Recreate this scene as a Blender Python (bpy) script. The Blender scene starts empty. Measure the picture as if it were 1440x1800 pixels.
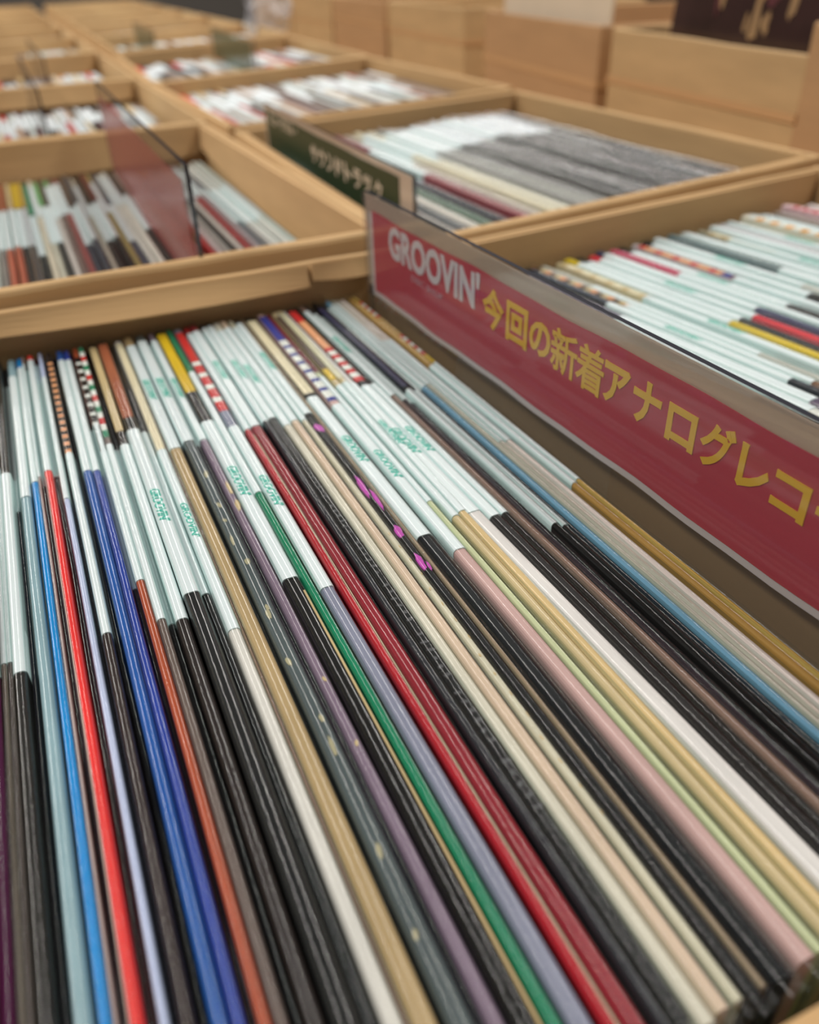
import bpy, math, random
from mathutils import Matrix, Vector

random.seed(7)
S = bpy.context.scene
COL = S.collection

# ------------------------------------------------------------------ camera, light, exposure
H = 0.131                 # the lens hangs this far above the record tops (m)
CZ = 1.25                 # lens height above the floor
R = ((0.9107568, 0.252532, -0.32672563),
     (-0.41198396, 0.50177534, -0.76058578),
     (-0.02812938, 0.82731439, 0.56103444))
cam_d = bpy.data.cameras.new('camera')
cam = bpy.data.objects.new('camera', cam_d)
COL.objects.link(cam)
M = Matrix(R).to_4x4()
M.translation = (0, 0, CZ)
cam.matrix_world = M
cam_d.sensor_fit = 'HORIZONTAL'
cam_d.sensor_width = 36.0
cam_d.lens = 36.0
cam_d.clip_start = 0.005
cam_d.dof.use_dof = True
cam_d.dof.focus_distance = 0.205
cam_d.dof.aperture_fstop = 12.0
S.camera = cam

W = bpy.data.worlds.new('shop_light')
S.world = W
W.use_nodes = True
W.node_tree.nodes['Background'].inputs[0].default_value = (1.0, 0.965, 0.92, 1)
W.node_tree.nodes['Background'].inputs[1].default_value = 0.12

def lamp(x, y, z, sx, sy, power, rz=0.0):
    d = bpy.data.lights.new('ceiling_lamp', 'AREA')
    d.shape = 'RECTANGLE'; d.size = sx; d.size_y = sy; d.energy = power
    d.color = (1.0, 0.955, 0.90)
    o = bpy.data.objects.new('ceiling_lamp', d)
    o.location = (x, y, z); o.rotation_euler = (0, 0, rz)
    COL.objects.link(o)
for lx, p in ((-1.45, 118), (1.35, 100)):
    lamp(lx, 2.3, 2.95, 0.30, 6.4, p)

S.view_settings.view_transform = 'Standard'
S.view_settings.look = 'None'
S.view_settings.exposure = 0.02
S.view_settings.gamma = 1.0
S.cycles.use_denoising = True
S.cycles.transparent_max_bounces = 24
S.cycles.max_bounces = 6
S.cycles.sample_clamp_indirect = 4.0

# ------------------------------------------------------------------ materials
def lin(c):
    return tuple(((v / 255.0) / 12.92 if v / 255.0 <= 0.04045 else ((v / 255.0 + 0.055) / 1.055) ** 2.4) for v in c) + (1.0,)

MATS = {}
def principled(name, col, rough=0.5, noise=0.0, scale=(40, 40, 40), spec=0.5, coat=0.0, metal=0.0, bump=0.0):
    if name in MATS:
        return MATS[name]
    m = bpy.data.materials.new(name); m.use_nodes = True
    nt = m.node_tree; b = nt.nodes['Principled BSDF']
    b.inputs['Base Color'].default_value = lin(col)
    b.inputs['Roughness'].default_value = rough
    b.inputs['Specular IOR Level'].default_value = spec
    b.inputs['Coat Weight'].default_value = coat
    b.inputs['Coat Roughness'].default_value = 0.08
    b.inputs['Metallic'].default_value = metal
    if noise > 0 or bump > 0:
        tc = nt.nodes.new('ShaderNodeTexCoord'); mp = nt.nodes.new('ShaderNodeMapping')
        mp.inputs['Scale'].default_value = scale
        nz = nt.nodes.new('ShaderNodeTexNoise'); nz.inputs['Scale'].default_value = 1.0
        nz.inputs['Detail'].default_value = 5.0; nz.inputs['Roughness'].default_value = 0.65
        nt.links.new(tc.outputs['Object'], mp.inputs['Vector']); nt.links.new(mp.outputs['Vector'], nz.inputs['Vector'])
        if noise > 0:
            rp = nt.nodes.new('ShaderNodeValToRGB')
            c = lin(col)
            rp.color_ramp.elements[0].position = 0.3; rp.color_ramp.elements[1].position = 0.72
            rp.color_ramp.elements[0].color = tuple(v * (1 - noise) for v in c[:3]) + (1,)
            rp.color_ramp.elements[1].color = tuple(min(1, v * (1 + noise) + 0.004 * noise) for v in c[:3]) + (1,)
            nt.links.new(nz.outputs['Fac'], rp.inputs['Fac']); nt.links.new(rp.outputs['Color'], b.inputs['Base Color'])
        if bump > 0:
            bp = nt.nodes.new('ShaderNodeBump'); bp.inputs['Strength'].default_value = bump; bp.inputs['Distance'].default_value = 0.001
            nt.links.new(nz.outputs['Fac'], bp.inputs['Height']); nt.links.new(bp.outputs['Normal'], b.inputs['Normal'])
    MATS[name] = m
    return m

def clear(name, tint, rough, gloss=1.0, body=None, amount=0.0, wav=0.0, ior=1.5):
    """a clear plastic film: see-through with a fresnel gloss, and a little milkiness"""
    m = bpy.data.materials.new(name); m.use_nodes = True
    nt = m.node_tree; nt.nodes.clear()
    out = nt.nodes.new('ShaderNodeOutputMaterial')
    tr = nt.nodes.new('ShaderNodeBsdfTransparent'); tr.inputs['Color'].default_value = lin(tint)
    gl = nt.nodes.new('ShaderNodeBsdfGlossy'); gl.inputs['Roughness'].default_value = rough
    fr = nt.nodes.new('ShaderNodeFresnel'); fr.inputs['IOR'].default_value = ior
    mul = nt.nodes.new('ShaderNodeMath'); mul.operation = 'MULTIPLY'; mul.inputs[1].default_value = gloss; mul.use_clamp = True
    mx = nt.nodes.new('ShaderNodeMixShader')
    ge = nt.nodes.new('ShaderNodeNewGeometry'); sub = nt.nodes.new('ShaderNodeMath'); sub.operation = 'SUBTRACT'; sub.inputs[0].default_value = 1.0
    m3 = nt.nodes.new('ShaderNodeMath'); m3.operation = 'MULTIPLY'
    nt.links.new(ge.outputs['Backfacing'], sub.inputs[1])
    nt.links.new(fr.outputs[0], mul.inputs[0]); nt.links.new(mul.outputs[0], m3.inputs[0]); nt.links.new(sub.outputs[0], m3.inputs[1]); nt.links.new(m3.outputs[0], mx.inputs[0])
    base = tr.outputs[0]
    if body:
        df = nt.nodes.new('ShaderNodeBsdfDiffuse'); df.inputs['Color'].default_value = lin(body)
        m2 = nt.nodes.new('ShaderNodeMixShader'); m2.inputs[0].default_value = amount
        nt.links.new(tr.outputs[0], m2.inputs[1]); nt.links.new(df.outputs[0], m2.inputs[2]); base = m2.outputs[0]
    nt.links.new(base, mx.inputs[1]); nt.links.new(gl.outputs[0], mx.inputs[2]); nt.links.new(mx.outputs[0], out.inputs['Surface'])
    if wav > 0:
        tc = nt.nodes.new('ShaderNodeTexCoord'); mp = nt.nodes.new('ShaderNodeMapping'); mp.inputs['Scale'].default_value = (90, 9, 30)
        nz = nt.nodes.new('ShaderNodeTexNoise'); nz.inputs['Scale'].default_value = 1.0; nz.inputs['Detail'].default_value = 2.0
        bp = nt.nodes.new('ShaderNodeBump'); bp.inputs['Strength'].default_value = wav; bp.inputs['Distance'].default_value = 0.002
        nt.links.new(tc.outputs['Object'], mp.inputs['Vector']); nt.links.new(mp.outputs['Vector'], nz.inputs['Vector'])
        nt.links.new(nz.outputs['Fac'], bp.inputs['Height'])
        for n in (gl, fr):
            nt.links.new(bp.outputs['Normal'], n.inputs['Normal'])
    return m

BAG = clear('clear_bag_film', (246, 250, 249), 0.11, 0.85, (235, 240, 240), 0.003)
WRAP = clear('shrink_wrap_film', (246, 248, 249), 0.12, 1.5, (235, 240, 240), 0.004)
ACRYLIC = clear('clear_acrylic', (240, 240, 240), 0.06, 0.8, (205, 198, 190), 0.03)
MARGIN_REFLECTION = clear('painted_margin_reflection', (225, 220, 214), 0.12, 1.0, (226, 206, 186), 0.55)  # pale body colour stands for surroundings reflected in the acrylic margin
ACRYLIC_EDGE = principled('acrylic_cut_edge', (40, 39, 50), 0.12, spec=0.8, coat=0.6)
RED_REFLECTION = clear('painted_red_reflection', (238, 214, 212), 0.2, 0.6, (204, 128, 122), 0.26)  # red body colour stands for a red sign mirrored in the divider
GREENFILM = clear('green_tinted_film', (180, 196, 178), 0.2, 1.0, (84, 108, 82), 0.45)
BAND = principled('white_paper_band', (220, 226, 230), 0.42, 0.03, (30, 30, 30))
FLAP = principled('mint_paper_band', (208, 226, 226), 0.45, 0.03, (30, 30, 30))
INK = principled('teal_band_ink', (52, 184, 164), 0.5)
CARD = principled('kraft_cardboard', (200, 166, 120), 0.72, 0.09, (9, 9, 60), spec=0.25, bump=0.25)
CARD2 = principled('kraft_cardboard_inside', (196, 160, 114), 0.75, 0.09, (9, 9, 70), spec=0.2, bump=0.25)
CARD3 = principled('reddish_cardboard', (190, 150, 108), 0.72, 0.07, (7, 7, 50), spec=0.25, bump=0.2)
STRAP = principled('brown_packing_strap', (206, 162, 114), 0.5)
REDPAPER = principled('red_sign_paper', (196, 46, 74), 0.5, 0.05, (30, 30, 160))
YELLOW = principled('yellow_sign_ink', (244, 194, 40), 0.5)
WHITEINK = principled('white_sign_ink', (226, 218, 222), 0.5)
PALEINK = principled('pale_sign_ink', (208, 150, 164), 0.5)
GREENPAPER = principled('dark_green_sign_paper', (44, 60, 36), 0.45, 0.08, (20, 20, 90))
CREAMINK = principled('cream_sign_ink', (214, 196, 172), 0.5)
PAPERWHITE = principled('sign_paper_white', (222, 214, 214), 0.6)

def jm(col, wear=0.14):
    if max(col) < 75: col = tuple(int(v * 0.68) for v in col)
    return principled('jacket_%d_%d_%d' % col, col, 0.42, wear, (420, 26, 60), spec=0.07)

# ------------------------------------------------------------------ mesh helpers
def new_obj(name, verts, faces, mats, parent=None, fmat=None, smooth=False, loc=None):
    me = bpy.data.meshes.new(name)
    me.from_pydata(verts, [], faces)
    for m in (mats if isinstance(mats, (list, tuple)) else [mats]):
        me.materials.append(m)
    if fmat:
        for p, i in zip(me.polygons, fmat):
            p.material_index = i
    if smooth:
        for p in me.polygons:
            p.use_smooth = True
    me.update()
    o = bpy.data.objects.new(name, me); COL.objects.link(o)
    if parent: o.parent = parent
    if loc: o.location = loc
    return o

def thing(name, label, cat, loc, rz=0.0, group=None):
    o = bpy.data.objects.new(name, None); COL.objects.link(o)
    o.empty_display_size = 0.02
    o.location = loc; o.rotation_euler = (0, 0, rz)
    o['label'] = label; o['category'] = cat
    if group: o['group'] = group
    return o

class MB:
    def __init__(self): self.v, self.f, self.m = [], [], []
    def add(self, vs, fs, mi=0):
        n = len(self.v); self.v += vs
        for f in fs:
            self.f.append(tuple(i + n for i in f)); self.m.append(mi)
    def box(self, x0, x1, y0, y1, z0, z1, mi=0):
        self.add([(x0, y0, z0), (x1, y0, z0), (x1, y1, z0), (x0, y1, z0), (x0, y0, z1), (x1, y0, z1), (x1, y1, z1), (x0, y1, z1)],
                 [(0, 3, 2, 1), (4, 5, 6, 7), (0, 1, 5, 4), (1, 2, 6, 5), (2, 3, 7, 6), (3, 0, 4, 7)], mi)
    def prism(self, prof, path, mi=0, caps=True, closed=True):
        """sweep a profile of (a, z) along path stations given as functions (a, z) -> xyz"""
        n = len(prof); base = len(self.v)
        for st in path:
            self.v += [st(a, z) for a, z in prof]
        k = n if closed else n - 1
        for s in range(len(path) - 1):
            for i in range(k):
                j = (i + 1) % n
                self.f.append((base + s * n + i, base + s * n + j, base + (s + 1) * n + j, base + (s + 1) * n + i)); self.m.append(mi)
        if caps:
            self.f.append(tuple(base + i for i in range(n))[::-1]); self.m.append(mi)
            e = base + (len(path) - 1) * n
            self.f.append(tuple(e + i for i in range(n))); self.m.append(mi)
    def build(self, name, mats, parent=None, smooth=False, loc=None):
        return new_obj(name, self.v, self.f, mats, parent, self.m, smooth, loc)

def top_profile(w, zb, r, n=4):
    """closed outline in (x, z): flat sides from zb up to a rounded top at z=0"""
    hw = w / 2; r = min(r, hw * 0.98); rz = r * 1.05
    p = [(-hw, zb), (-hw, -rz)]
    for i in range(1, n + 1):
        a = math.pi - (math.pi / 2) * i / n
        p.append((-hw + r + r * math.cos(a), -rz + rz * math.sin(a)))
    for i in range(0, n):
        a = math.pi / 2 - (math.pi / 2) * i / n
        p.append((hw - r + r * math.cos(a), -rz + rz * math.sin(a)))
    p += [(hw, -rz), (hw, zb)]
    return p

def slab(mb, prof, y0, y1, mi=0, seg=1, wob=0.0):
    path = []
    for s in range(seg + 1):
        y = y0 + (y1 - y0) * s / seg
        dx = wob * math.sin(s * 2.1 + y0 * 60) if wob else 0
        dz = wob * math.cos(s * 1.7 + y0 * 31) if wob else 0
        path.append(lambda a, z, y=y, dx=dx, dz=dz: (a + dx, y, z + (dz if z > -0.05 else 0)))
    mb.prism(prof, path, mi)

# ------------------------------------------------------------------ lettering
def text_mesh(body, offset=0.0, shear=0.0):
    """letter shapes as a flat mesh, returned with its bounds"""
    cu = bpy.data.curves.new('lettering', 'FONT')
    cu.body = body; cu.size = 1.0; cu.offset = offset; cu.shear = shear; cu.resolution_u = 3
    cu.extrude = 0.004
    o = bpy.data.objects.new('lettering', cu); COL.objects.link(o)
    dg = bpy.context.evaluated_depsgraph_get()
    me = bpy.data.meshes.new_from_object(o.evaluated_get(dg))
    bpy.data.objects.remove(o); bpy.data.curves.remove(cu)
    xs = [v.co.x for v in me.vertices]; ys = [v.co.y for v in me.vertices]
    b = (min(xs), max(xs), min(ys), max(ys))
    for v in me.vertices:
        v.co.x -= (b[0] + b[1]) / 2; v.co.y -= (b[2] + b[3]) / 2
    me.materials.clear()
    return me, b[1] - b[0], b[3] - b[2]

SHOP, SHOP_W, SHOP_H = text_mesh("GROOVIN'", 0.022, 0.22)
SHOP.materials.append(INK)

# ------------------------------------------------------------------ floor, wall, table
def structure(name, mb, mat):
    o = mb.build(name, mat); o['kind'] = 'structure'; return o
mb = MB(); mb.box(-4, 7, -3, 8, -0.1, 0)
structure('floor', mb, principled('grey_vinyl_floor', (150, 144, 136), 0.4, 0.1, (3, 3, 3)))
mb = MB(); mb.box(-4, 7, 7.9, 8, 0, 3.2)
structure('wall_back', mb, principled('dim_grey_wall', (112, 106, 100), 0.8, 0.03, (2, 2, 2)))
mb = MB(); mb.box(6.9, 7, -3, 7.9, 0, 3.2)
structure('wall_right', mb, MATS['dim_grey_wall'])

ZT = 0.795                                        # table top
TABLE = principled('pale_table_laminate', (206, 200, 190), 0.5, 0.04, (6, 6, 6))
STEEL = principled('grey_steel', (120, 122, 126), 0.4, metal=0.7)
def table(x0, x1, y0, y1, label):
    t = thing('display_table', label, 'table', ((x0 + x1) / 2, (y0 + y1) / 2, 0))
    w, d = (x1 - x0) / 2, (y1 - y0) / 2
    m = MB(); m.box(-w, w, -d, d, ZT - 0.03, ZT); m.build('table_top', TABLE, t)
    for sx in (-1, 1):
        for sy in (-1, 1):
            m = MB(); m.box(sx * (w - .06) - .02, sx * (w - .06) + .02, sy * (d - .06) - .02, sy * (d - .06) + .02, 0, ZT - 0.03)
            m.build('leg', STEEL, t)
table(-0.30, 0.555, -0.15, 3.7, 'long pale table under the open cardboard record boxes')
table(0.560, 1.25, 0.15, 3.7, 'second pale table carrying the taller cardboard boxes')

# ------------------------------------------------------------------ cardboard boxes
def hp(x, y): return (x * H, y * H)

def inset_quad(q, d):
    """offset the four corners of a quad (FL, FR, BR, BL) outwards by d"""
    cx = sum(p[0] for p in q) / 4; cy = sum(p[1] for p in q) / 4
    out = []
    for i in range(4):
        p = Vector(q[i]); a = (Vector(q[(i + 1) % 4]) - p).normalized(); b = (Vector(q[i - 1]) - p).normalized()
        out.append(tuple(p - (a + b) * d))
    return out

def carton(quad, s, label, name='cardboard_box', mat=None, flaps=(1, 1, 1, 1), fd=(0.03, 0.05), strap=False, zb=None, seed=0, group=None):
    """open box; quad is the inside of the rim in lens-height units at depth s below the lens"""
    rnd = random.Random(seed)
    mat = mat or CARD
    q = [hp(*p) for p in quad]
    zr = CZ - s * H
    cx = sum(p[0] for p in q) / 4; cy = sum(p[1] for p in q) / 4
    t = thing(name, label, 'box', (cx, cy, ZT), 0, group)
    q = [(x - cx, y - cy) for x, y in q]
    top = zr - ZT
    T = 0.0045
    m = MB()
    o = inset_quad(q, T)
    m.add([(x, y, 0.0) for x, y in o] + [(x, y, 0.004) for x, y in o],
          [(3, 2, 1, 0), (4, 5, 6, 7), (0, 1, 5, 4), (1, 2, 6, 5), (2, 3, 7, 6), (3, 0, 4, 7)])
    for i in range(4):
        a, b = Vector(q[i]), Vector(q[(i + 1) % 4])
        d = (b - a).normalized(); n = Vector((d.y, -d.x))
        ext = T * 0.98 if i % 2 else 0.0
        a2, b2 = a - d * ext, b + d * ext
        prof = [(0, 0.003), (T, 0.003), (T, -T / 2)] + [(T / 2 + T / 2 * math.cos(k * math.pi / 4), -T / 2 + T / 2 * math.sin(k * math.pi / 4)) for k in (1, 2, 3)] + [(0, -T / 2)]
        def st(p, sag=0.0):
            return lambda u, z: (p.x + n.x * u, p.y + n.y * u, (z if z > 0.002 else top + z + sag))
        path = []
        L = (b2 - a2).length
        for k in range(7):
            f = k / 6
            path.append(st(a2 + d * L * f, (rnd.uniform(-.0006, .0004) if 0 < k < 6 else 0)))
        m.prism(prof, path)
    m.build('box_body', mat, t)
    for i in range(4):
        if not flaps[i]: continue
        a, b = Vector(q[i]), Vector(q[(i + 1) % 4])
        d = (b - a).normalized(); n = Vector((-d.y, d.x)); L = (b - a).length
        parts = [(0.006, L - 0.006)] if flaps[i] == 1 else [(0.006, L * 0.80), (L * 0.81, L - 0.005)] if flaps[i] == 2 else [(0.005, L * 0.19), (L * 0.20, L - 0.006)]
        for (u0, u1) in parts:
            fm = MB()
            d0, d1 = rnd.uniform(*fd), rnd.uniform(*fd)
            bul = rnd.uniform(0.004, 0.008)
            N = 8; th = 0.0026
            path = []
            for k in range(N + 1):
                f = k / N
                p = a + d * (u0 + (u1 - u0) * f)
                dep = d0 + (d1 - d0) * f
                bb = bul * (0.35 + 0.65 * math.sin(math.pi * min(1, max(0, f))))
                def stf(c, w, p=p, dep=dep, bb=bb):
                    # c: 0..1 down the flap, w: 0 outer / 1 inner face
                    off = 0.0006 + bb * c ** 1.4 + th * w * (1 if c > 0 else 1)
                    zz = top - 0.0012 * (1 - w) + 0.0004 * w - dep * c - (0.0014 * w if c == 0 else 0)
                    return (p.x + n.x * off, p.y + n.y * off, zz)
                path.append(stf)
            prof = [(c, 0) for c in (0, .25, .5, .75, 1)] + [(c, 1) for c in (1, .75, .5, .25, .08, 0)]
            fm.prism(prof, path)
            fm.build('folded_flap', CARD2 if mat is CARD else mat, t)
    if strap:
        sm = MB()
        o1 = inset_quad(q, T + 0.0004); o2 = inset_quad(q, T + 0.0016)
        zc = top - strap
        for i in range(4):
            j = (i + 1) % 4
            h0 = 0.0028 + 0.001 * math.sin(i * 2 + seed); dz0 = 0.004 * math.sin(i * 1.7 + seed); dz1 = 0.004 * math.sin(j * 1.7 + seed)
            v = []
            for (pp, dz) in ((o1[i], dz0), (o1[j], dz1), (o2[j], dz1), (o2[i], dz0)):
                v.append((pp[0], pp[1], zc + dz - h0))
            for (pp, dz) in ((o1[i], dz0), (o1[j], dz1), (o2[j], dz1), (o2[i], dz0)):
                v.append((pp[0], pp[1], zc + dz + h0))
            sm.add(v, [(0, 3, 2, 1), (4, 5, 6, 7), (0, 1, 5, 4), (1, 2, 6, 5), (2, 3, 7, 6), (3, 0, 4, 7)])
        sm.build('packing_strap', STRAP, t)
    return t

LB = -0.37
carton([(LB, 0.14), (1.115, 0.14), (1.10, 2.715), (LB, 2.72)], 0.862, 'open cardboard box in the foreground packed with colourful records beside the red sign', flaps=(1, 0, 3, 1), fd=(0.006, 0.010), seed=3)
carton([(1.52, 0.12), (3.72, 0.40), (3.42, 2.945), (1.26, 2.69)], 0.875, 'open cardboard box behind the red sign, records under white bands', flaps=(1, 1, 1, 1), fd=(0.11, 0.13), seed=5)
carton([(LB, 2.80), (1.13, 2.845), (1.09, 5.60), (LB, 5.56)], 0.815, 'open cardboard box left of the dark green sign, with a divider showing a red reflection', flaps=(1, 1, 1, 1), fd=(0.016, 0.035), seed=8)
carton([(1.235, 2.79), (3.58, 3.14), (3.566, 5.98), (1.306, 5.497)], 0.865, 'open cardboard box holding the dark green sign and black plastic-wrapped records', flaps=(1, 1, 1, 1), fd=(0.10, 0.12), seed=9)
carton([(LB, 5.66), (1.115, 5.70), (1.11, 8.34), (LB, 8.33)], 0.815, 'third open box back in the left row, directly behind the divider with red reflection', flaps=(1, 0, 1, 0), fd=(0.02, 0.035), seed=12)
carton([(1.28, 5.61), (3.56, 6.11), (3.58, 9.06), (1.24, 8.16)], 0.845, 'third open box back in the right row, directly behind the dark green sign', flaps=(1, 1, 1, 1), fd=(0.10, 0.12), seed=14)
carton([(LB, 8.43), (1.12, 8.44), (1.15, 11.5), (LB, 10.95)], 0.815, 'fourth open box back in the left row, small and blurred', flaps=(1, 0, 1, 1), fd=(0.02, 0.035), seed=15)
carton([(1.24, 8.28), (3.62, 9.18), (3.80, 12.55), (1.36, 11.35)], 0.845, 'fourth open box back in the right row, holding the pale green divider', flaps=(1, 1, 1, 1), fd=(0.10, 0.12), seed=16)
ORD = ['first', 'second', 'third', 'fourth', 'fifth', 'sixth', 'seventh', 'eighth', 'ninth', 'tenth', 'eleventh', 'twelfth', 'thirteenth', 'fourteenth', 'fifteenth',
       'sixteenth', 'seventeenth', 'eighteenth', 'nineteenth', 'twentieth']
def ordinal(n):
    if n < 20: return ORD[n]
    t = {20: 'twenty', 30: 'thirty', 40: 'forty', 50: 'fifty'}[(n + 1) // 10 * 10]
    r = (n + 1) % 10
    return t + '-' + ORD[r - 1] if r else t[:-1] + 'ieth'
far_boxes = []
for k in range(6):
    y0 = 11.15 + k * 2.85
    far_boxes.append(([(LB, y0), (1.16 + .03 * k, y0 + .55), (1.19 + .03 * k, y0 + 3.27), (LB, y0 + 2.72)], 'left', k))
    y1 = 11.75 + k * 2.85
    far_boxes.append(([(1.40 + .06 * k, y1 - .25), (3.82 + .06 * k, y1 + .9), (3.88 + .06 * k, y1 + 3.55), (1.46 + .06 * k, y1 + 2.4)], 'right', k))
for q, side, k in far_boxes:
    carton(q, 0.82, '%s open box back in the %s row, tiny and blurred at the top' % (ordinal(4 + k), side), flaps=(1, 0, 1, 0), fd=(0.02, 0.03), seed=30 + k, group='distant open boxes')

# taller boxes on the next table
TALL = [((4.13, 3.30), (4.225, 3.83), 0.36, .0, 'tall box cut by the right edge of the photo'),
        ((4.235, 3.89), (4.665, 6.26), 0.52, 0.046, 'nearest tall cardboard box with brown strap, dark record covers standing inside'),
        ((4.72, 6.55), (5.25, 9.46), 0.52, 0.062, 'second tall cardboard box with a pale board standing up out of it'),
        ((5.36, 10.25), (5.50, 12.85), 0.525, 0.05, 'third tall cardboard box along the right side, just beyond the pale board'),
        ((5.52, 13.1), (5.60, 15.5), 0.53, 0.04, 'fourth tall cardboard box along the right side, blurred'),
        ((5.60, 15.65), (5.68, 18.1), 0.53, 0.05, 'fifth tall cardboard box along the right side, blurred'),
        ((5.70, 18.3), (5.78, 21.3), 0.53, 0.04, 'sixth and farthest tall cardboard box, behind the crumpled clear plastic')]
for i, (n0, f0, s, st, lab) in enumerate(TALL):
    a, b = Vector(n0), Vector(f0)
    d = (b - a).normalized(); r = Vector((d.y, -d.x)) * (2.5 if i else 2.3)
    if i == 0:
        a = b - d * 2.5
    carton([tuple(a), tuple(a + r), tuple(b + r), tuple(b)], s, lab, mat=(CARD3 if i in (0, 2, 4) else CARD), flaps=(0, 0, 0, 0), strap=st, seed=50 + i, group='tall closed-sided boxes')

# ------------------------------------------------------------------ records
PALE = jm((214, 206, 192))
def spine_print(par, zt, w, segs, cross=0.0):
    """printed marks along the top edge: (y0, y1, material[, x0, x1])"""
    mats = []; m = MB()
    for sg in segs:
        y0, y1, mt = sg[:3]
        x0, x1 = (sg[3], sg[4]) if len(sg) > 4 else (-.44, .44)
        if mt not in mats: mats.append(mt)
        if len(sg) > 4 and y1 - y0 < 0.02:          # an irregular blot
            cx, cy, rx, ry = (x0 + x1) / 2 * w, (y0 + y1) / 2, (x1 - x0) / 2 * w, (y1 - y0) / 2
            ring = []
            for k in range(12):
                a = math.pi * k / 6; r = 1 + .22 * math.sin(2 * a + y0 * 4000) + .15 * math.sin(5 * a)
                ring.append((cx + rx * r * math.cos(a), cy + ry * r * math.sin(a)))
            m.add([(x, y, zt - 0.0004) for x, y in ring] + [(x, y, zt + 0.0001) for x, y in ring],
                  [tuple(range(12, 24))] + [(k, (k + 1) % 12, 12 + (k + 1) % 12, 12 + k) for k in range(12)], mats.index(mt))
            continue
        m.box(x0 * w, x1 * w, y0, y1, zt - 0.0006, zt + 0.00012, mats.index(mt))
    return m.build('spine_print', mats, par)

def dashes(y0, y1, n, mts):
    out = []; st = (y1 - y0) / n
    for k in range(n):
        mt = mts[k % len(mts)]
        if mt: out.append((y0 + st * k, y0 + st * (k + 1), mt))
    return out

def record(x, y0, ztop, w, col, label, group, yaw=0.0, band=None, bag=True, letter=True, prints=None, L=0.315, zfloor=None, blen=0.096, bagtop=0.0016, loose=0.0):
    """x, y0: near end of the top edge in metres; band = distance of the paper band from the near end"""
    zf = zfloor if zfloor is not None else ZT + 0.0042
    dx, dy = -math.sin(yaw), math.cos(yaw)
    t = thing('record', label, 'record', (x + dx * L / 2, y0 + dy * L / 2, zf), yaw, group)
    zt = ztop - zf
    hgt = zt
    mat = jm(col)
    m = MB()
    pr = top_profile(w, -hgt, min(0.0011, w * 0.42), 3)
    slab(m, [(a, z + zt) for a, z in pr], -L / 2, L / 2, seg=1)
    m.build('sleeve', mat, t)
    if prints:
        pp = [tuple([p[0] - L / 2, p[1] - L / 2] + list(p[2:])) for p in prints]
        edges = [p for p in pp if len(p) > 3 and p[1] - p[0] > .05]
        rest = [p for p in pp if p not in edges]
        if rest: spine_print(t, zt, w, rest)
        for p in edges:
            spine_print(t, zt, w, [p]).name = 'worn_edge'
    if band is not None:
        b0 = -L / 2 + band; b1 = min(L / 2 - 0.0005, b0 + blen)
        wb = w + 0.0003
        pr = top_profile(wb, -0.06, min(0.0012, wb * 0.45), 4)
        m = MB(); slab(m, [(a, z + zt + 0.0003) for a, z in pr], b0, b1)
        o = m.build('paper_band', [BAND, FLAP], t)
        for p in o.data.polygons:
            p.material_index = 0 if p.normal.z > 0.75 else 1
        if letter:
            yl = b0 + blen * (0.5 + random.uniform(-.06, .06))
            tl = bpy.data.objects.new('band_lettering', SHOP); COL.objects.link(tl)
            tl.parent = o
            if w > 0.0026:
                sc = min(w * 0.72, 0.0031) / SHOP_H
                tl.location = (0, yl, zt + 0.00036); tl.rotation_euler = (0, 0, -math.pi / 2)
                tl.scale = (0.019 / SHOP_W, sc, 0.02)
            else:
                sd = -1 if x > 0 else 1
                tl.location = (sd * (wb / 2 + 0.00005), yl, zt - 0.0042)
                tl.rotation_euler = (math.pi / 2, 0, sd * math.pi / 2)
                tl.scale = (0.017 / SHOP_W, 0.0030 / SHOP_H, 0.02)
    if bag:
        wg = w + 0.0004 + loose * 0.3
        pr = top_profile(wg, -0.31, wg * 0.5, 5)
        m = MB()
        path = []
        ns = 7 if loose else 8
        for s in range(ns + 1):
            y = -L / 2 - 0.003 + (L + 0.0045) * s / ns
            dz = random.uniform(-.0004, .0004); ddx = random.uniform(-.0002, .0002)
            if loose: dz = random.uniform(0, loose); ddx = random.uniform(-.0005, .0005)
            path.append(lambda a, z, y=y, dz=dz, ddx=ddx: (a + ddx, y, z + zt + bagtop + (dz if z > -0.1 else 0)))
        m.prism(pr, path, caps=False, closed=False)
        m.build('plastic_bag', WRAP if loose else BAG, t, smooth=True)
    return t

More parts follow.
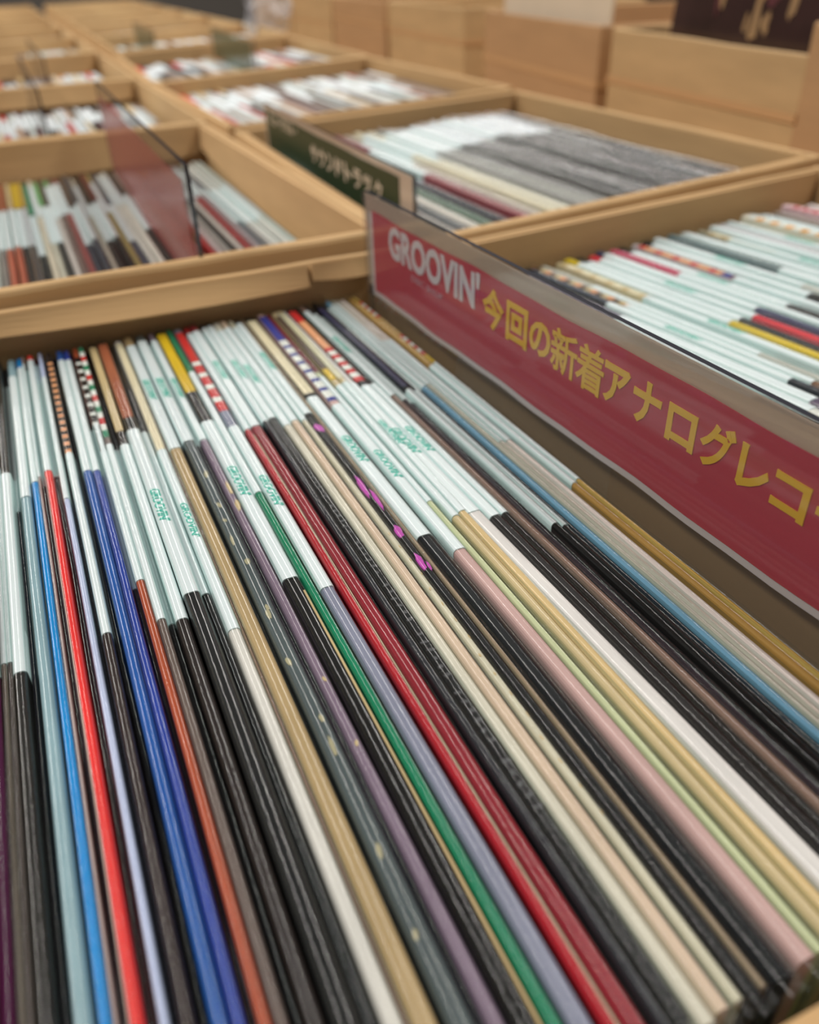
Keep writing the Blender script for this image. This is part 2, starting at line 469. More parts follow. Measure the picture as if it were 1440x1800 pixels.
# the records of the foreground box: left and right edge (mm), colour, height, where the paper band starts, look
FRONT = [
    (-35.89, -33.10, (96,24,74), 0, 1.22, 'purple'),
    (-32.88, -31.70, (112,98,88), 0, 1.25, 'worn grey-brown'),
    (-31.65, -30.63, (84,70,66), -0.5, 1.25, 'dull brown'),
    (-30.52, -27.62, (46,42,38), 0, 1.212, 'thick charcoal'),
    (-27.46, -26.23, (30,28,58), -3, 1.8, 'dark navy'),
    (-25.48, -22.59, (140,166,176), 0, 1.817, 'silvery blue'),
    (-21.95, -19.81, (0,132,206), 0, 1.875, 'bright blue'),
    (-19.70, -19.17, (178,158,156), -0.3, 1.88, 'thin pinkish grey'),
    (-19.06, -17.94, (50,20,48), -2, 1.87, 'plum'),
    (-17.78, -15.54, (232,48,44), 0.3, 1.91, 'bright red'),
    (-15.44, -13.73, (74,24,42), -2.5, 1.894, 'maroon'),
    (-13.52, -12.03, (184,190,222), 0, 1.748, 'periwinkle'),
    (-11.92, -10.75, (46,16,24), -3.5, None, 'very dark maroon'),
    (-10.64, -8.52, (72,54,50), 0, 1.25, 'chocolate brown'),
    (-8.30, -6.82, (22,18,28), -3.5, None, 'inky black'),
    (-6.61, -3.95, (32,84,160), 0, 1.868, 'mid blue'),
    (-3.74, -1.62, (34,60,150), 0, 1.868, 'indigo'),
    (-1.46, -0.25, (52,24,32), -3, 1.38, 'wine coloured'),
    (-0.14, 2.08, (172,76,44), 0, 1.379, 'rust orange'),
    (2.19, 4.19, (98,82,76), 0.3, 1.244, 'scuffed taupe'),
    (4.41, 6.09, (18,20,28), -2.5, 1.25, 'blue-black'),
    (6.31, 9.26, (58,46,44), 0, 1.227, 'dark brown'),
    (9.78, 13.89, (44,44,44), 0.4, 1.289, 'wide dark grey'),
    (14.10, 16.41, (42,40,42), -1.5, 1.3, 'soft black'),
    (16.83, 19.77, (212,204,198), 0, 1.164, 'white'),
    (19.87, 20.61, (134,104,90), -1.2, None, 'thin brown'),
    (20.71, 24.48, (176,148,108), 0.3, 1.869, 'wide tan'),
    (24.64, 25.42, (42,42,54), -3, None, 'thin slate'),
    (25.53, 29.39, (78,86,88), 0, 1.901, 'gold-flecked grey'),
    (29.60, 30.85, (30,26,50), -2.5, 1.9, 'midnight blue'),
    (30.96, 33.56, (124,104,122), 0, 1.882, 'mauve'),
    (33.98, 38.24, (24,20,19), 0.3, 1.247, 'wide glossy black'),
    (38.66, 41.05, (10,120,84), 0, 1.575, 'emerald green'),
    (41.67, 45.30, (132,132,152), 0, 1.196, 'lavender grey'),
    (45.45, 46.23, (66,18,34), -3, None, 'thin dark wine'),
    (46.34, 48.40, (172,26,38), 0.2, 1.887, 'crimson'),
    (48.61, 52.12, (138,32,44), 0.2, 1.887, 'deep red'),
    (52.28, 53.26, (58,14,30), -3, None, 'thin burgundy'),
    (53.36, 55.43, (58,58,66), 0, 1.918, 'scratched dark grey'),
    (55.63, 58.82, (38,36,36), 0, 1.918, 'black with scratched lettering'),
    (59.03, 61.91, (210,200,184), 0, 1.876, 'cream'),
    (62.12, 64.99, (212,184,162), 0.2, 1.883, 'pinkish beige'),
    (65.09, 65.76, (120,98,92), -2, None, 'thin mauve brown'),
    (65.91, 67.86, (204,194,172), 0, 1.88, 'rough ivory'),
    (68.07, 71.04, (32,29,30), 0, 1.916, 'black with pink blossoms'),
    (71.24, 72.67, (146,124,102), -1, None, 'thin tan'),
    (72.98, 77.27, (24,24,28), 0, 1.271, 'wide jet black'),
    (77.37, 78.90, (92,72,68), -2, None, 'dusky brown'),
    (79.10, 82.67, (198,160,156), 0.2, 1.19, 'dusty pink'),
    (82.87, 84.80, (194,196,156), 0, 1.379, 'pale green'),
    (85.00, 85.72, (124,96,74), -2, None, 'thin walnut'),
    (85.82, 88.25, (202,178,138), 0, 1.306, 'parchment'),
    (88.46, 91.30, (212,180,130), 0.2, 1.306, 'honey tan'),
    (91.70, 96.36, (220,211,209), 0, 1.3, 'wide pinkish white'),
    (96.66, 100.19, (48,40,40), 0, 1.261, 'wide brown-black'),
    (100.40, 102.71, (42,34,30), -0.3, 1.26, 'espresso'),
    (102.92, 105.53, (134,106,94), 0, 1.895, 'copper edged taupe'),
    (105.73, 107.44, (74,58,70), 0, 1.856, 'aubergine'),
    (107.65, 109.35, (42,30,32), -1, 1.856, 'dark plum black'),
    (109.55, 111.86, (34,32,32), 0.2, 1.167, 'black with a scuffed top'),
    (112.06, 113.87, (36,28,28), 0, 1.167, 'brownish black'),
    (113.43, 115.66, (24,46,66), -0.5, 1.9, 'dark teal blue'),
    (115.90, 118.01, (120,166,196), 0.2, 1.901, 'sky blue'),
    (118.36, 120.48, (196,188,174), 0, 1.912, 'stone grey'),
    (120.71, 122.65, (222,204,192), 0, 1.535, 'blush'),
    (122.82, 125.40, (228,210,204), 0.2, 1.535, 'pale pink'),
    (126.80, 128.73, (174,132,70), 0, 1.299, 'brown-gold'),
    (128.90, 130.42, (206,164,86), 0.1, 1.299, 'golden'),
]
def Y(h): return (h - 0.281) * H        # distance along a foreground record from its near end
cCREAM = jm((222, 206, 174)); cBLACK = jm((26, 24, 24)); cRED = jm((200, 44, 44)); cGREEN = jm((24, 128, 92)); cWHITE = jm((226, 224, 218))
cTAN = jm((198, 172, 128)); cRUST = jm((160, 88, 60)); cYEL = jm((216, 176, 30)); cBLUE = jm((52, 58, 140)); cMAR = jm((110, 36, 44)); cBRN = jm((84, 66, 56))
cNAVY = jm((52, 52, 88)); cPINK = jm((190, 70, 170)); cGOLD = jm((204, 164, 100)); cORANGE = jm((224, 150, 40)); cPEACH = jm((226, 156, 112)); cGREY = jm((80, 78, 80)); cSILV = jm((170, 160, 130))
FP = {
    'chocolate brown': dashes(Y(1.98), Y(2.62), 30, [cPEACH, cBLACK]),
    'rust orange': dashes(Y(2.06), Y(2.60), 26, [cBLACK, cBLACK, cWHITE]) + [(Y(1.95), Y(2.06), cBLACK)],
    'scuffed taupe': dashes(Y(2.02), Y(2.67), 17, [cGREEN, cWHITE, cRED, cWHITE]),
    'dark brown': [(Y(2.04), Y(2.66), cTAN)],
    'wide dark grey': [(Y(2.10), Y(2.66), cRUST)],
    'white': [(Y(1.90), Y(2.66), cCREAM)],
    'wide glossy black': [(Y(2.18), Y(2.66), cYEL), (Y(0.3), Y(1.2), cTAN, .34, .46)],
    'lavender grey': dashes(Y(2.03), Y(2.45), 14, [cRED, cRED, cWHITE]) + [(Y(2.45), Y(2.65), cRED)],
    'wide jet black': [(Y(2.03), Y(2.65), cCREAM)],
    'dusty pink': [(Y(2.45), Y(2.66), cBLUE)] + dashes(Y(1.95), Y(2.45), 22, [cBLUE, cWHITE, cWHITE]),
    'pale green': [(Y(2.15), Y(2.68), cMAR)],
    'parchment': [(Y(2.16), Y(2.64), cBRN), (Y(2.08), Y(2.16), cYEL)],
    'honey tan': [(Y(2.07), Y(2.65), cCREAM)],
    'wide brown-black': dashes(Y(2.03), Y(2.30), 9, [cRED, cWHITE]) + [(Y(2.30), Y(2.55), cPEACH), (Y(2.55), Y(2.66), cRED)],
    'black with a scuffed top': [(Y(1.92), Y(2.62), cNAVY)],
    'golden': dashes(Y(2.10), Y(2.28), 7, [cRED, cWHITE]) + dashes(Y(2.45), Y(2.62), 7, [cRED, cWHITE]) + [(Y(2.28), Y(2.45), cGOLD), (Y(2.04), Y(2.10), cYEL)],
    'brown-gold': [(Y(2.05), Y(2.62), cGOLD)],
    'black with pink blossoms': [(Y(1.80), Y(1.85), cPINK, -.4, .4), (Y(1.46), Y(1.56), cPINK, -.4, .1), (Y(1.40), Y(1.49), cPINK, .05, .44), (Y(1.29), Y(1.33), cPINK, -.4, .4), (Y(1.17), Y(1.22), cPINK, -.42, .2), (Y(1.16), Y(1.19), cPINK, .2, .44)],
    'gold-flecked grey': [(Y(v), Y(v + .015 + .01 * (k % 3)), cSILV, -.3 + .1 * (k % 4), -.05 + .12 * (k % 4)) for k, v in enumerate((.5, .62, .81, .88, 1.02, 1.15, 1.18, 1.33, 1.41, 1.5, 1.56, 1.7))],
    'mauve': [(Y(v), Y(v + .05), cTAN, -.1, .4) for v in (1.52, 1.6)] + [(Y(v), Y(v + .012), cTAN, -.1, .2) for v in (.95, .8)],
    'bright red': [(Y(.3), Y(1.88), jm((206, 178, 168)), -.46, -.36)],
    'crimson': [(Y(.3), Y(1.85), jm((206, 190, 160)), .38, .48)],
    'black with scratched lettering': [(Y(1.62 - k * .022), Y(1.628 - k * .022), cGREY, -.28 + .06 * (k % 3), .16 + .08 * (k % 4)) for k in range(48) if k % 7],
    'scratched dark grey': [(Y(1.2 - k * .043), Y(1.226 - k * .043), cGREY, -.3 + .2 * (k % 3), -.25 + .2 * (k % 3)) for k in range(18)],
    'rough ivory': [(Y(1.3 - k * .05), Y(1.31 - k * .05), cTAN, -.2 + .15 * (k % 4), .05 + .1 * (k % 4)) for k in range(16)],
}
names = [r[5] for r in FRONT]
for i, (xa, xb, col, dz, bd, desc) in enumerate(FRONT):
    if i == 0: where = 'at the far left edge of the photo'
    elif i == len(FRONT) - 1: where = 'nearest to the red sign, beside the brown-gold one'
    else: where = 'between the %s and the %s records' % (names[i - 1], names[i + 1])
    lab = '%s record in the foreground box, %s' % (desc, where)
    if len(lab.split()) > 16: lab = '%s foreground record, %s' % (desc, where)
    if len(lab.split()) > 16: lab = '%s record, %s' % (desc, where.replace(' records', ''))
    w = (xb - xa) / 1000
    xm = (xa + xb) / 2000
    yw = -0.002 if xm < 0.09 else 0.012
    xm0 = xm - 0.0 if xm < 0.09 else xm + 0.012 * 0.04
    record(xm0, 0.281 * H + random.uniform(-.0012, .0012), CZ - H + dz / 1000 + random.uniform(-.0004, .0003), w, col, lab, 'records in the foreground box', yaw=yw,
           band=(Y(bd) if bd else None), prints=FP.get(desc), letter=(w > 0.0031 or (w > 0.0024 and i % 2 == 0) or i % 6 == 0), bagtop=0.0013)

# the box behind the red sign: distance from its first record, width, look, band start, prints
LOOSE = ('smoke grey', 'blue-black', 'dark grey')
def rows(box, group, org, ax, z, items, yaw, wdef, bag=True, L=0.315, letter=True, jz=.0012):
    nm = [it[2] for it in items]
    for i, it in enumerate(items):
        tt, col, desc, bd = it[:4]
        w = it[4] if len(it) > 4 and it[4] else wdef
        pr = it[5] if len(it) > 5 else None
        p = (org[0] + ax[0] * tt, org[1] + ax[1] * tt)
        desc = it[2]
        lab = '%s record in %s, %s from its left end' % (desc, box, ordinal(i))
        jx = random.uniform(-.002, .002)
        record(p[0] * H + jx * -math.sin(yaw), p[1] * H + jx, CZ - z * H + random.uniform(-1, 1) * jz + (it[6] if len(it) > 6 else 0), w, col, lab, group, yaw=yaw, band=bd, bag=bag, letter=letter and bd is not None and i % 3 == 0, prints=pr, L=L, loose=(.0022 if 'wrapped' in desc or 'shiny' in desc or desc in LOOSE else 0))

A_, B_ = Y(1.87), Y(1.23)                 # the two places where bands sit
def yl(v): return (2.405 - v) * H          # distance v from the far end -> along the record
NEAR = (1.66 + .1138 * 2.405, 2.66 - .9935 * 2.405)
MB_ = 0.0032
R1 = [
    (-.165, (60, 56, 60), 'sooty black', yl(1.22), .0052),
    (-.108, (216, 212, 206), 'plain white', yl(1.35), .0052),
    (-.052, (90, 76, 96), 'dull violet', yl(1.3), .0056),
    (0.0, (44, 48, 58), 'slate black', yl(1.19), .0038, [(yl(.53), yl(.02), jm((70, 84, 104)), .1, .4)]),
    (.040, (120, 82, 58), 'brown', yl(1.25), .0034, dashes(yl(.54), yl(.03), 18, [cPEACH, cTAN, cBRN])),
    (.085, (180, 176, 168), 'pale grey', yl(1.02), .0040),
    (.152, (196, 176, 140), 'cream printed', yl(1.2), .0044, dashes(yl(.47), yl(.02), 16, [cTAN, cCREAM, cCREAM]) + [(yl(.5), yl(.47), cBLACK)]),
    (.205, (210, 178, 40), 'yellow spined', yl(.81), .0046),
    (.262, (40, 38, 40), 'black', yl(.80), .0044),
    (.318, (212, 44, 58), 'scarlet', yl(.795), .0044),
    (.372, (64, 62, 92), 'navy', yl(.78), .0044),
    (.424, (206, 90, 110), 'rose pink', yl(1.1), .0042, [(yl(.36), yl(.01), jm((196, 82, 108)))]),
    (.486, (34, 30, 30), 'jet black', yl(.81), .0052),
    (.556, (190, 176, 180), 'dusty lilac', yl(1.25), .0044, dashes(yl(.46), yl(.03), 14, [cPEACH, cRED, cPEACH]) + [(yl(.5), yl(.46), cBLUE), (yl(.53), yl(.5), cMAR)]),
    (.62, (34, 34, 34), 'dull black', yl(.79), .0050),
    (.69, (200, 196, 190), 'ivory', yl(.72), .0044),
    (.762, (96, 112, 116), 'steel grey', yl(1.29), .0056, [(yl(.57), yl(.03), jm((112, 126, 128)))]),
    (.845, (180, 176, 170), 'ash grey', yl(.75), .0052),
    (.925, (150, 140, 120), 'olive flecked', yl(.9), .0044, dashes(yl(.4), yl(.05), 10, [cCREAM, cTAN])),
    (.995, (206, 204, 202), 'whitish', yl(.74), .0048),
    (1.058, (200, 194, 200), 'silver grey', None, .0050),
    (1.125, (214, 212, 210), 'pearl white', yl(.73), .0046),
    (1.195, (226, 214, 196), 'orange dashed', None, .0054, dashes(yl(1.6), yl(.03), 42, [cORANGE, cWHITE]), .0026),
    (1.268, (212, 210, 206), 'chalk white', yl(.72), .0050),
    (1.332, (206, 214, 212), 'mint white', yl(.74), .0046),
    (1.40, (150, 132, 124), 'taupe grey', None, .0050),
    (1.470, (228, 190, 196), 'red dashed', None, .0054, dashes(yl(1.6), yl(.03), 64, [cRED, jm((230, 176, 186))]), .003),
    (1.545, (226, 196, 200), 'light pink', None, .0054),
    (1.63, (224, 206, 206), 'pinkish white', None, .0058),
]
rows('the box behind the red sign', 'records behind the red sign', NEAR, (.9935, .1138), 1.0, R1, math.atan2(.1138, .9935), .0044, jz=.0005)

# the box left of the green sign
def lx(px): return -.183 + .00235 * px
L2 = []
L2src = [(-18, (150, 148, 144), 'grey', 'B', None), (-4, (196, 196, 190), 'whitish grey', 'B', None), (9, (128, 120, 116), 'warm grey', 'B', cRUST), (22, (176, 92, 70), 'terracotta', 'B', cRUST), (37, (172, 88, 66), 'brick red', 'B', cTAN),
         (50, (62, 58, 58), 'charcoal', 'B', cYEL), (62, (78, 72, 70), 'dark grey', 'B', cYEL), (75, (60, 58, 60), 'graphite', 'B', cGREEN), (88, (206, 192, 172), 'cream', 'A', None), (99, (200, 190, 174), 'ivory', 'B', jm((92, 160, 96))),
         (111, (54, 52, 52), 'black', 'B', None), (123, (196, 182, 176), 'mauve white', 'A', jm((92, 160, 96))), (134, (112, 88, 82), 'mauve brown', 'A', cBRN), (146, (150, 76, 74), 'dull red', 'A', cBRN),
         (158, (62, 66, 76), 'slate', 'B', cBRN), (171, (70, 74, 84), 'blue grey', 'B', None), (184, (192, 182, 168), 'oatmeal', 'A', None), (197, (58, 46, 44), 'brown black', 'B', None), (210, (40, 34, 34), 'jet black', 'B', cMAR),
         (223, (158, 138, 86), 'olive gold', 'A', None), (236, (72, 76, 92), 'steel blue', 'B', None), (249, (218, 214, 206), 'white', 'A', None), (262, (226, 220, 210), 'creamy white', 'A', None), (276, (40, 38, 38), 'soot black', 'B', None),
         (290, (164, 152, 146), 'mauve grey', 'B', None), (304, (150, 146, 144), 'ash grey', 'A', None), (318, (196, 102, 86), 'salmon', 'A', None), (331, (190, 92, 80), 'coral', 'A', None),
         (353, (176, 44, 46), 'red', 'A', cYEL), (366, (206, 188, 188), 'blush white', 'A', cTAN), (380, (172, 166, 160), 'stone grey', 'A', None), (392, (48, 44, 42), 'dark black', 'A', None), (404, (216, 208, 200), 'chalk', 'A', None),
         (418, (176, 38, 46), 'crimson', 'A', None), (432, (168, 150, 154), 'lilac grey', 'A', None), (446, (92, 92, 104), 'lead grey', 'B', None), (460, (196, 190, 186), 'pale grey', 'B', None), (474, (216, 212, 208), 'paper white', 'B', None),
         (488, (206, 202, 196), 'light stone', 'B', None), (501, (210, 218, 214), 'mint white', 'B', None)]
for px, col, nm_, b, fp in L2src:
    bd = (A_ - .01 if b == 'A' else B_ - .002) + random.uniform(-.012, .012)
    pr = [(bd + .1, .312, fp)] if fp and bd + .1 < .30 else None
    L2.append((lx(px) + 0.0, col, nm_, bd, .0034, pr))
rows('the box left of the green sign', 'records left of the green sign', (0, 2.98), (1, 0), 1.0, L2, 0.0, .0034, letter=False)

# the box with the green sign
R2src = [(1.50, (96, 80, 62), 'dark brown', .20), (1.585, (206, 180, 112), 'straw yellow', .16), (1.66, (168, 158, 150), 'grey mauve', .15), (1.73, (74, 76, 80), 'dark slate', .19), (1.80, (198, 188, 178), 'pale stone', .13), (1.87, (64, 92, 70), 'bottle green', .17),
         (1.95, (44, 44, 60), 'broad navy', .20), (2.04, (146, 72, 78), 'maroon', .14), (2.12, (182, 166, 154), 'taupe', .18), (2.20, (220, 206, 180), 'cream', .20), (2.285, (222, 212, 192), 'ivory', .18), (2.365, (140, 136, 132), 'grey', .2),
         (2.445, (150, 146, 140), 'light grey', .2), (2.53, (120, 118, 116), 'silver', .21), (2.62, (84, 82, 80), 'mid grey', .215), (2.71, (58, 56, 56), 'dark grey', .215), (2.80, (96, 94, 92), 'shiny grey', .22), (2.89, (52, 50, 52), 'black', .22),
         (2.98, (66, 62, 62), 'smoke grey', .225), (3.075, (40, 38, 44), 'blue-black', .215), (3.18, (34, 32, 36), 'plastic-wrapped black', .215), (3.29, (34, 32, 36), 'wrapped charcoal', .215), (3.41, (44, 40, 44), 'wrapped dark grey', None)]
R2 = []
for i, (x, col, nm_, b) in enumerate(R2src):
    R2.append(((x - 1.5) / 0.985, col, nm_, b, .0058 if x < 2.4 else .0082 if x < 3.0 else .0098))
rows('the green sign box', 'records in the green sign box', (1.42, 2.95), (.985, .172), 0.955, R2, .02, .006, letter=False)

# the boxes farther back: white banded records, too blurred to show more than sleeve and band
def filler(box, group, org, ax, z, n, span, yaw, seed, w, reds):
    rnd = random.Random(seed)
    pal = [((206, 206, 200), 'off-white'), ((120, 104, 96), 'brown grey'), ((70, 62, 60), 'charcoal'), ((176, 150, 130), 'tan'), ((150, 140, 134), 'grey'), ((186, 90, 84), 'brick red'), ((214, 200, 176), 'cream'), ((96, 60, 60), 'dark maroon'), ((190, 196, 192), 'pale grey')]
    it = []
    for k in range(n):
        col, nm_ = rnd.choice(pal)
        bd = rnd.choice((A_ - .02, B_, B_ + .03, A_)) + rnd.uniform(-.02, .02)
        if rnd.random() < .08: bd = None
        pr = None
        if bd and bd < .2 and rnd.random() < reds:
            pr = [(bd + .11, .313, rnd.choice((cRED, cPEACH, cMAR, cBRN, cTAN)))]
        it.append((span * k / (n - 1), col, nm_, bd, w * rnd.uniform(.8, 1.05), pr))
    rows(box, group, org, ax, z, it, yaw, w, bag=False, letter=False, L=0.310)
filler('the third left-row box', 'records in the third left-row box', (-.25, 5.83), (1, .012), .995, 30, 1.30, 0.0, 21, .0054, .4)
filler('the third right-row box', 'records in the third right-row box', (1.46, 5.88), (.965, .262), .965, 40, 2.10, 0.0, 22, .0066, .5)
filler('the fourth left-row box', 'records in the fourth left-row box', (-.2, 8.6), (1, .02), .995, 18, 1.22, 0, 23, .0082, .4)
filler('the fourth right-row box', 'records in the fourth right-row box', (1.50, 8.72), (.94, .34), .965, 24, 2.2, 0.0, 24, .011, .4)

# the uncountable tiny records in the farthest boxes
rnd = random.Random(99)
m = MB(); pm = [BAND, PALE, jm((120, 104, 96)), jm((96, 60, 60)), jm((214, 200, 176)), FLAP]
for q, side, k in far_boxes:
    (x0, y0), (x1, y1), (x2, y2), (x3, y3) = q
    n = 22
    for i in range(n):
        f = (i + .7) / (n + .4)
        if side == 'left' and f < .45: continue
        ax_, ay = x0 + (x1 - x0) * f, y0 + (y1 - y0) * f + .15
        bx, by = x3 + (x2 - x3) * f, y3 + (y2 - y3) * f - .15
        hw = .042
        zt = CZ - .97 * H
        c = rnd.choice((0, 0, 0, 5, 5, 1, 2, 3, 4))
        v = [((ax_ - hw) * H, ay * H), ((ax_ + hw) * H, ay * H), ((bx + hw) * H, by * H), ((bx - hw) * H, by * H)]
        m.add([(a, b, ZT + .005) for a, b in v] + [(a, b, zt) for a, b in v], [(4, 5, 6, 7), (0, 1, 5, 4), (1, 2, 6, 5), (2, 3, 7, 6), (3, 0, 4, 7)], c)
o = m.build('distant_records', pm)
o['kind'] = 'stuff'; o['label'] = 'masses of tiny white-banded records in the farthest open boxes'; o['category'] = 'records'

# ------------------------------------------------------------------ sign holders and dividers
def holder(name, label, A, B, ztop, hgt, thick=0.0018, plate=None):
    """an upright clear acrylic plate from far end A to near end B (lens-height units); local x runs from far to near, z down from its top"""
    a, b = Vector(hp(*A)) + Vector((.0013, 0)), Vector(hp(*B)) + Vector((.0013, 0))
    L = (b - a).length; ang = math.atan2((b - a).y, (b - a).x)
    t = thing(name, label, 'sign', (a.x, a.y, CZ + ztop - hgt), ang)
    m = MB()
    m.box(0, L, -thick / 2, thick / 2, 0, hgt)
    o = m.build('acrylic_plate', [plate or ACRYLIC, ACRYLIC_EDGE], t)
    for p in o.data.polygons:
        p.material_index = 0 if abs(p.normal.y) > 0.9 else 1
    return t, L

# red sign (front face looks towards -x, i.e. local -y)
t, L = holder('red_shop_sign', 'red shop sign with white and yellow lettering in a clear acrylic holder', (1.005, 2.63), (1.0613, 0.33), -0.0825, 0.150)
zt = 0.150
def sheet(par, mat, x0, x1, z0, z1, y, wav=0.0, n=40, name='paper_insert', th=0.0002):
    m = MB(); path = []
    for k in range(n + 1):
        f = k / n; x = x0 + (x1 - x0) * f
        w0 = wav * (math.sin(f * 23) + .6 * math.sin(f * 51 + 1)); w1 = wav * (math.sin(f * 19 + 2) + .5 * math.sin(f * 47))
        path.append(lambda yy, zz, x=x, w0=w0, w1=w1: (x, yy, zz + (w0 if zz < (z0 + z1) / 2 else w1)))
    m.prism([(y - th, z0), (y, z0), (y, z1), (y - th, z1)], path)
    return m.build(name, mat, par)
FY = -0.0012
sheet(t, MARGIN_REFLECTION, 0.0006, L - 0.0006, zt - .040, zt - .0005, -0.00092, 0, 2, 'reflection_strip')  # added strip: the margin's reflection painted as a pale sheet
white = sheet(t, PAPERWHITE, 0.0055, L - 0.002, zt - (0.1262 - 0.0825), zt - (0.0905 - 0.0825), FY, 0.0003, name='sign_paper')
red = sheet(t, REDPAPER, 0.0085, L - 0.003, zt - (0.1238 - 0.0825), zt - (0.0893 - 0.0825), FY - 0.00025, 0.0003, name='red_print', th=0.0002)
LY = FY - 0.0005
def put(par, body, cx, cz, w, h, mat, y=LY, off=0.03, name='sign_lettering', z0=zt, top=-0.0825):
    me, mw, mh = text_mesh(body, off)
    me.materials.append(mat)
    o = bpy.data.objects.new(name, me); COL.objects.link(o)
    o.parent = par
    o.rotation_euler = (math.pi / 2, 0, 0)
    o.location = (cx, y, z0 + (cz - top))
    o.scale = (w / mw, h / mh, 0.05)
    return o
put(red, "GROOVIN'", 0.0635, -0.0972, 0.0755, 0.0137, WHITEINK, off=0.035)
put(red, 'DISC SHOP', 0.0600, -0.1071, 0.027, 0.0024, PALEINK, off=0.01)
for ch, u, zc, w, h in (('今', .1105, -.1000, .0140, .0142), ('回', .1256, -.1003, .0128, .0134), ('の', .1392, -.1003, .0118, .0112), ('新', .1522, -.1002, .0135, .0140), ('着', .1652, -.1002, .0132, .0140),
                        ('ア', .1775, -.1004, .0112, .0118), ('ナ', .1905, -.1003, .0112, .0126), ('ロ', .2040, -.1010, .0106, .0104), ('グ', .2165, -.1004, .0112, .0128), ('レ', .2285, -.1008, .0094, .0114),
                        ('コ', .2395, -.1016, .0100, .0096), ('ー', .2520, -.1008, .0110, .0020), ('ド', .2640, -.1004, .0094, .0122)):
    put(red, ch, u, zc, w, h, YELLOW, off=0.016 if ch in '新着' else 0.032)
# clear front sheet of the holder
m = MB(); m.box(0.0, L, FY - 0.0012, FY - 0.0008, 0.0, 0.150)
m.build('front_cover', ACRYLIC, t)

# dark green sign
t, L = holder('green_shop_sign', 'dark green sign with pale lettering in an acrylic holder in the right row', (1.425, 5.337), (1.365, 3.04), -0.0917, 0.150)
sheet(t, MARGIN_REFLECTION, 0.0006, L - 0.0006, 0.150 - .032, 0.1495, -0.00092, 0, 2, 'reflection_strip')  # same painted margin reflection on the green sign
gp = sheet(t, GREENPAPER, 0.006, 0.283, zt - (0.1300 - 0.0917), zt - (0.0955 - 0.0917), FY, 0.0002, name='sign_paper')
for i, ch in enumerate('サウンドトラック'):
    put(gp, ch, 0.131 + i * 0.0172, -0.1085, 0.0128, 0.0108, CREAMINK, y=FY - 0.0003, top=-0.0917)
put(gp, 'ミュージカル・', 0.054, -0.1005, 0.074, 0.0075, CREAMINK, y=FY - 0.0003, top=-0.0917, off=0.02)

# clear dividers in the other boxes
t, L = holder('clear_divider', 'clear divider with a painted red reflection standing in the box left of the green sign', (.497, 5.45), (.473, 2.835), -.53 * H, 0.16)
sheet(t, RED_REFLECTION, 0.012, L - 0.012, 0.095, 0.152, FY, 0, 4, 'tint_and_reflection_sheet')  # added sheet carrying the painted red reflection; the divider itself is clear
t, L = holder('clear_divider', 'clear colourless divider standing in the third box of the left row', (.20, 8.25), (.192, 5.73), -.585 * H, 0.15)
t, L = holder('clear_divider', 'faint clear divider standing in the fourth box of the left row', (.40, 10.9), (.40, 8.5), -.62 * H, 0.14)
t, L = holder('clear_divider', 'pale green divider standing in the fourth box of the right row', (2.55, 11.6), (2.35, 8.92), -.63 * H, 0.14)
sheet(t, GREENFILM, 0.005, L - 0.02, 0.075, 0.136, FY, 0, 4, 'tint_and_reflection_sheet')
t, L = holder('clear_divider', 'small pale green divider far back in the fifth box of the right row', (2.0, 14.2), (1.9, 11.95), -.66 * H, 0.13)
sheet(t, GREENFILM, 0.005, L - 0.01, 0.06, 0.125, FY, 0, 4, 'tint_and_reflection_sheet')

# ------------------------------------------------------------------ contents of the tall boxes
def standing(name, label, cat, A, B, off, zlow, ztop, th, mat, lean=0.0):
    """a flat thing standing along a tall box, leaning towards +x"""
    a, b = Vector(hp(*A)), Vector(hp(*B)); d = (b - a).normalized(); n = Vector((d.y, -d.x))
    a += n * off
    t = thing(name, label, cat, (a.x, a.y, zlow), math.atan2(d.y, d.x))
    L = (b - a).length
    m = MB(); hh = ztop - zlow
    m.add([(0, 0, 0), (L, 0, 0), (L, -th, 0), (0, -th, 0), (0, -lean, hh), (L, -lean, hh), (L, -lean - th, hh), (0, -lean - th, hh)],
          [(0, 3, 2, 1), (4, 5, 6, 7), (0, 1, 5, 4), (1, 2, 6, 5), (2, 3, 7, 6), (3, 0, 4, 7)])
    o = m.build('cover', mat, t)
    return t, o, L, hh
COVER = principled('dark_brown_cover', (58, 36, 34), 0.25, 0.35, (18, 18, 18), coat=0.4)
COVER2 = principled('dark_red_cover', (120, 24, 30), 0.3, 0.3, (20, 20, 20), coat=0.4)
BOARD = principled('pale_grey_board', (226, 208, 182), 0.7, 0.05, (12, 12, 12))
GOLDINK = principled('gold_cover_print', (170, 134, 92), 0.5, 0.3, (60, 60, 60))
PLUMINK = principled('plum_cover_print', (96, 44, 50), 0.4, 0.3, (40, 40, 40))
zl = ZT + 0.0045
n0, f0 = (4.30, 4.0), (4.69, 6.12)
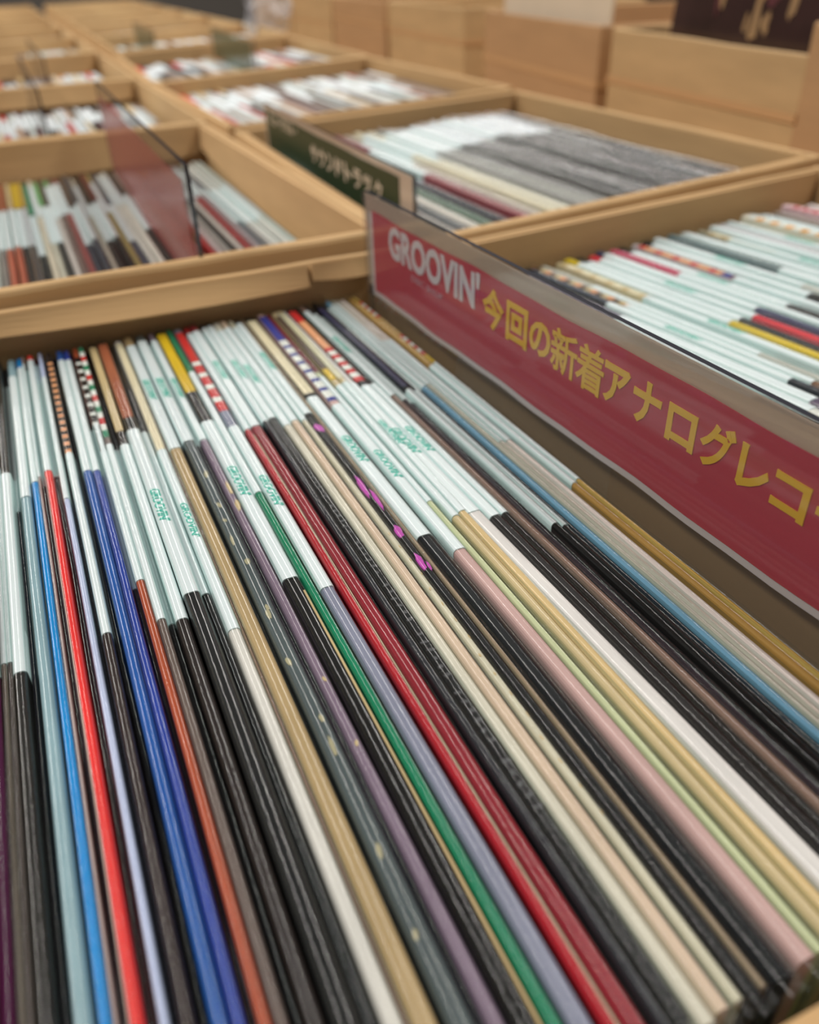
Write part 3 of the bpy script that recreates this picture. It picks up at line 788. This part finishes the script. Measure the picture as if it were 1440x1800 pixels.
tt, o, L, hh = standing('record', 'dark brown record cover with golden figures, standing in the nearest tall box', 'record', n0, f0, 0.018, zl + .10, CZ - .52 * H + 0.098, .004, COVER, 0.035)
m = MB()
rnd = random.Random(4)
def disc(m, cx, cz, rx, rz, mi=0, n=10, y=0.0):
    """small raised print patch on the leaning cover"""
    b = []
    for k in range(n):
        a = 2 * math.pi * k / n; r = 1 + .25 * math.sin(3 * a + cx * 900)
        x, z = cx + rx * r * math.cos(a), cz + rz * r * math.sin(a)
        b.append((x, -0.035 * z / hh + 0.0003 + y, z))
    m.add(b, [tuple(range(n))], mi)
for k in range(26):
    f = rnd.choice((.40, .48, .52, .58, .63, .68, .30)) + rnd.uniform(-.03, .03)
    disc(m, L * (1 - f), hh - 0.090 + rnd.uniform(0, .075), rnd.uniform(.003, .009), rnd.uniform(.006, .018), rnd.choice((0, 0, 1)), y=0.0001 * (k % 5))
m.build('cover_print', [GOLDINK, PLUMINK], tt)
standing('record', 'dark red record cover behind the brown cover in the nearest tall box', 'record', n0, f0, 0.030, zl + .10, CZ - .52 * H + 0.092, .004, COVER2, 0.036)
standing('pale_board', 'pale grey board standing out of the second tall box', 'board', (4.76, 6.72), (5.23, 9.34), 0.008, zl + .10, CZ - .52 * H + 0.075, .003, BOARD, 0.012)

# crumpled clear plastic sticking up beyond the right row
rnd = random.Random(12)
m = MB(); n = 9; g = []
for j in range(n):
    for i in range(n):
        g.append(((i / (n - 1) - .5) * .09 + rnd.uniform(-.008, .008), rnd.uniform(-.016, .016), j / (n - 1) * .13 + rnd.uniform(-.006, .006)))
m.add(g, [(j * n + i, j * n + i + 1, (j + 1) * n + i + 1, (j + 1) * n + i) for j in range(n - 1) for i in range(n - 1)])
o = m.build('crumpled_plastic_bag', clear('crumpled_film', (240, 242, 246), 0.15, 2.5, (226, 224, 230), 0.35), loc=(4.05 * H, 14.2 * H, CZ - .95 * H))
o['label'] = 'crumpled shiny clear plastic sticking up far back beside the tall boxes'; o['category'] = 'plastic bag'
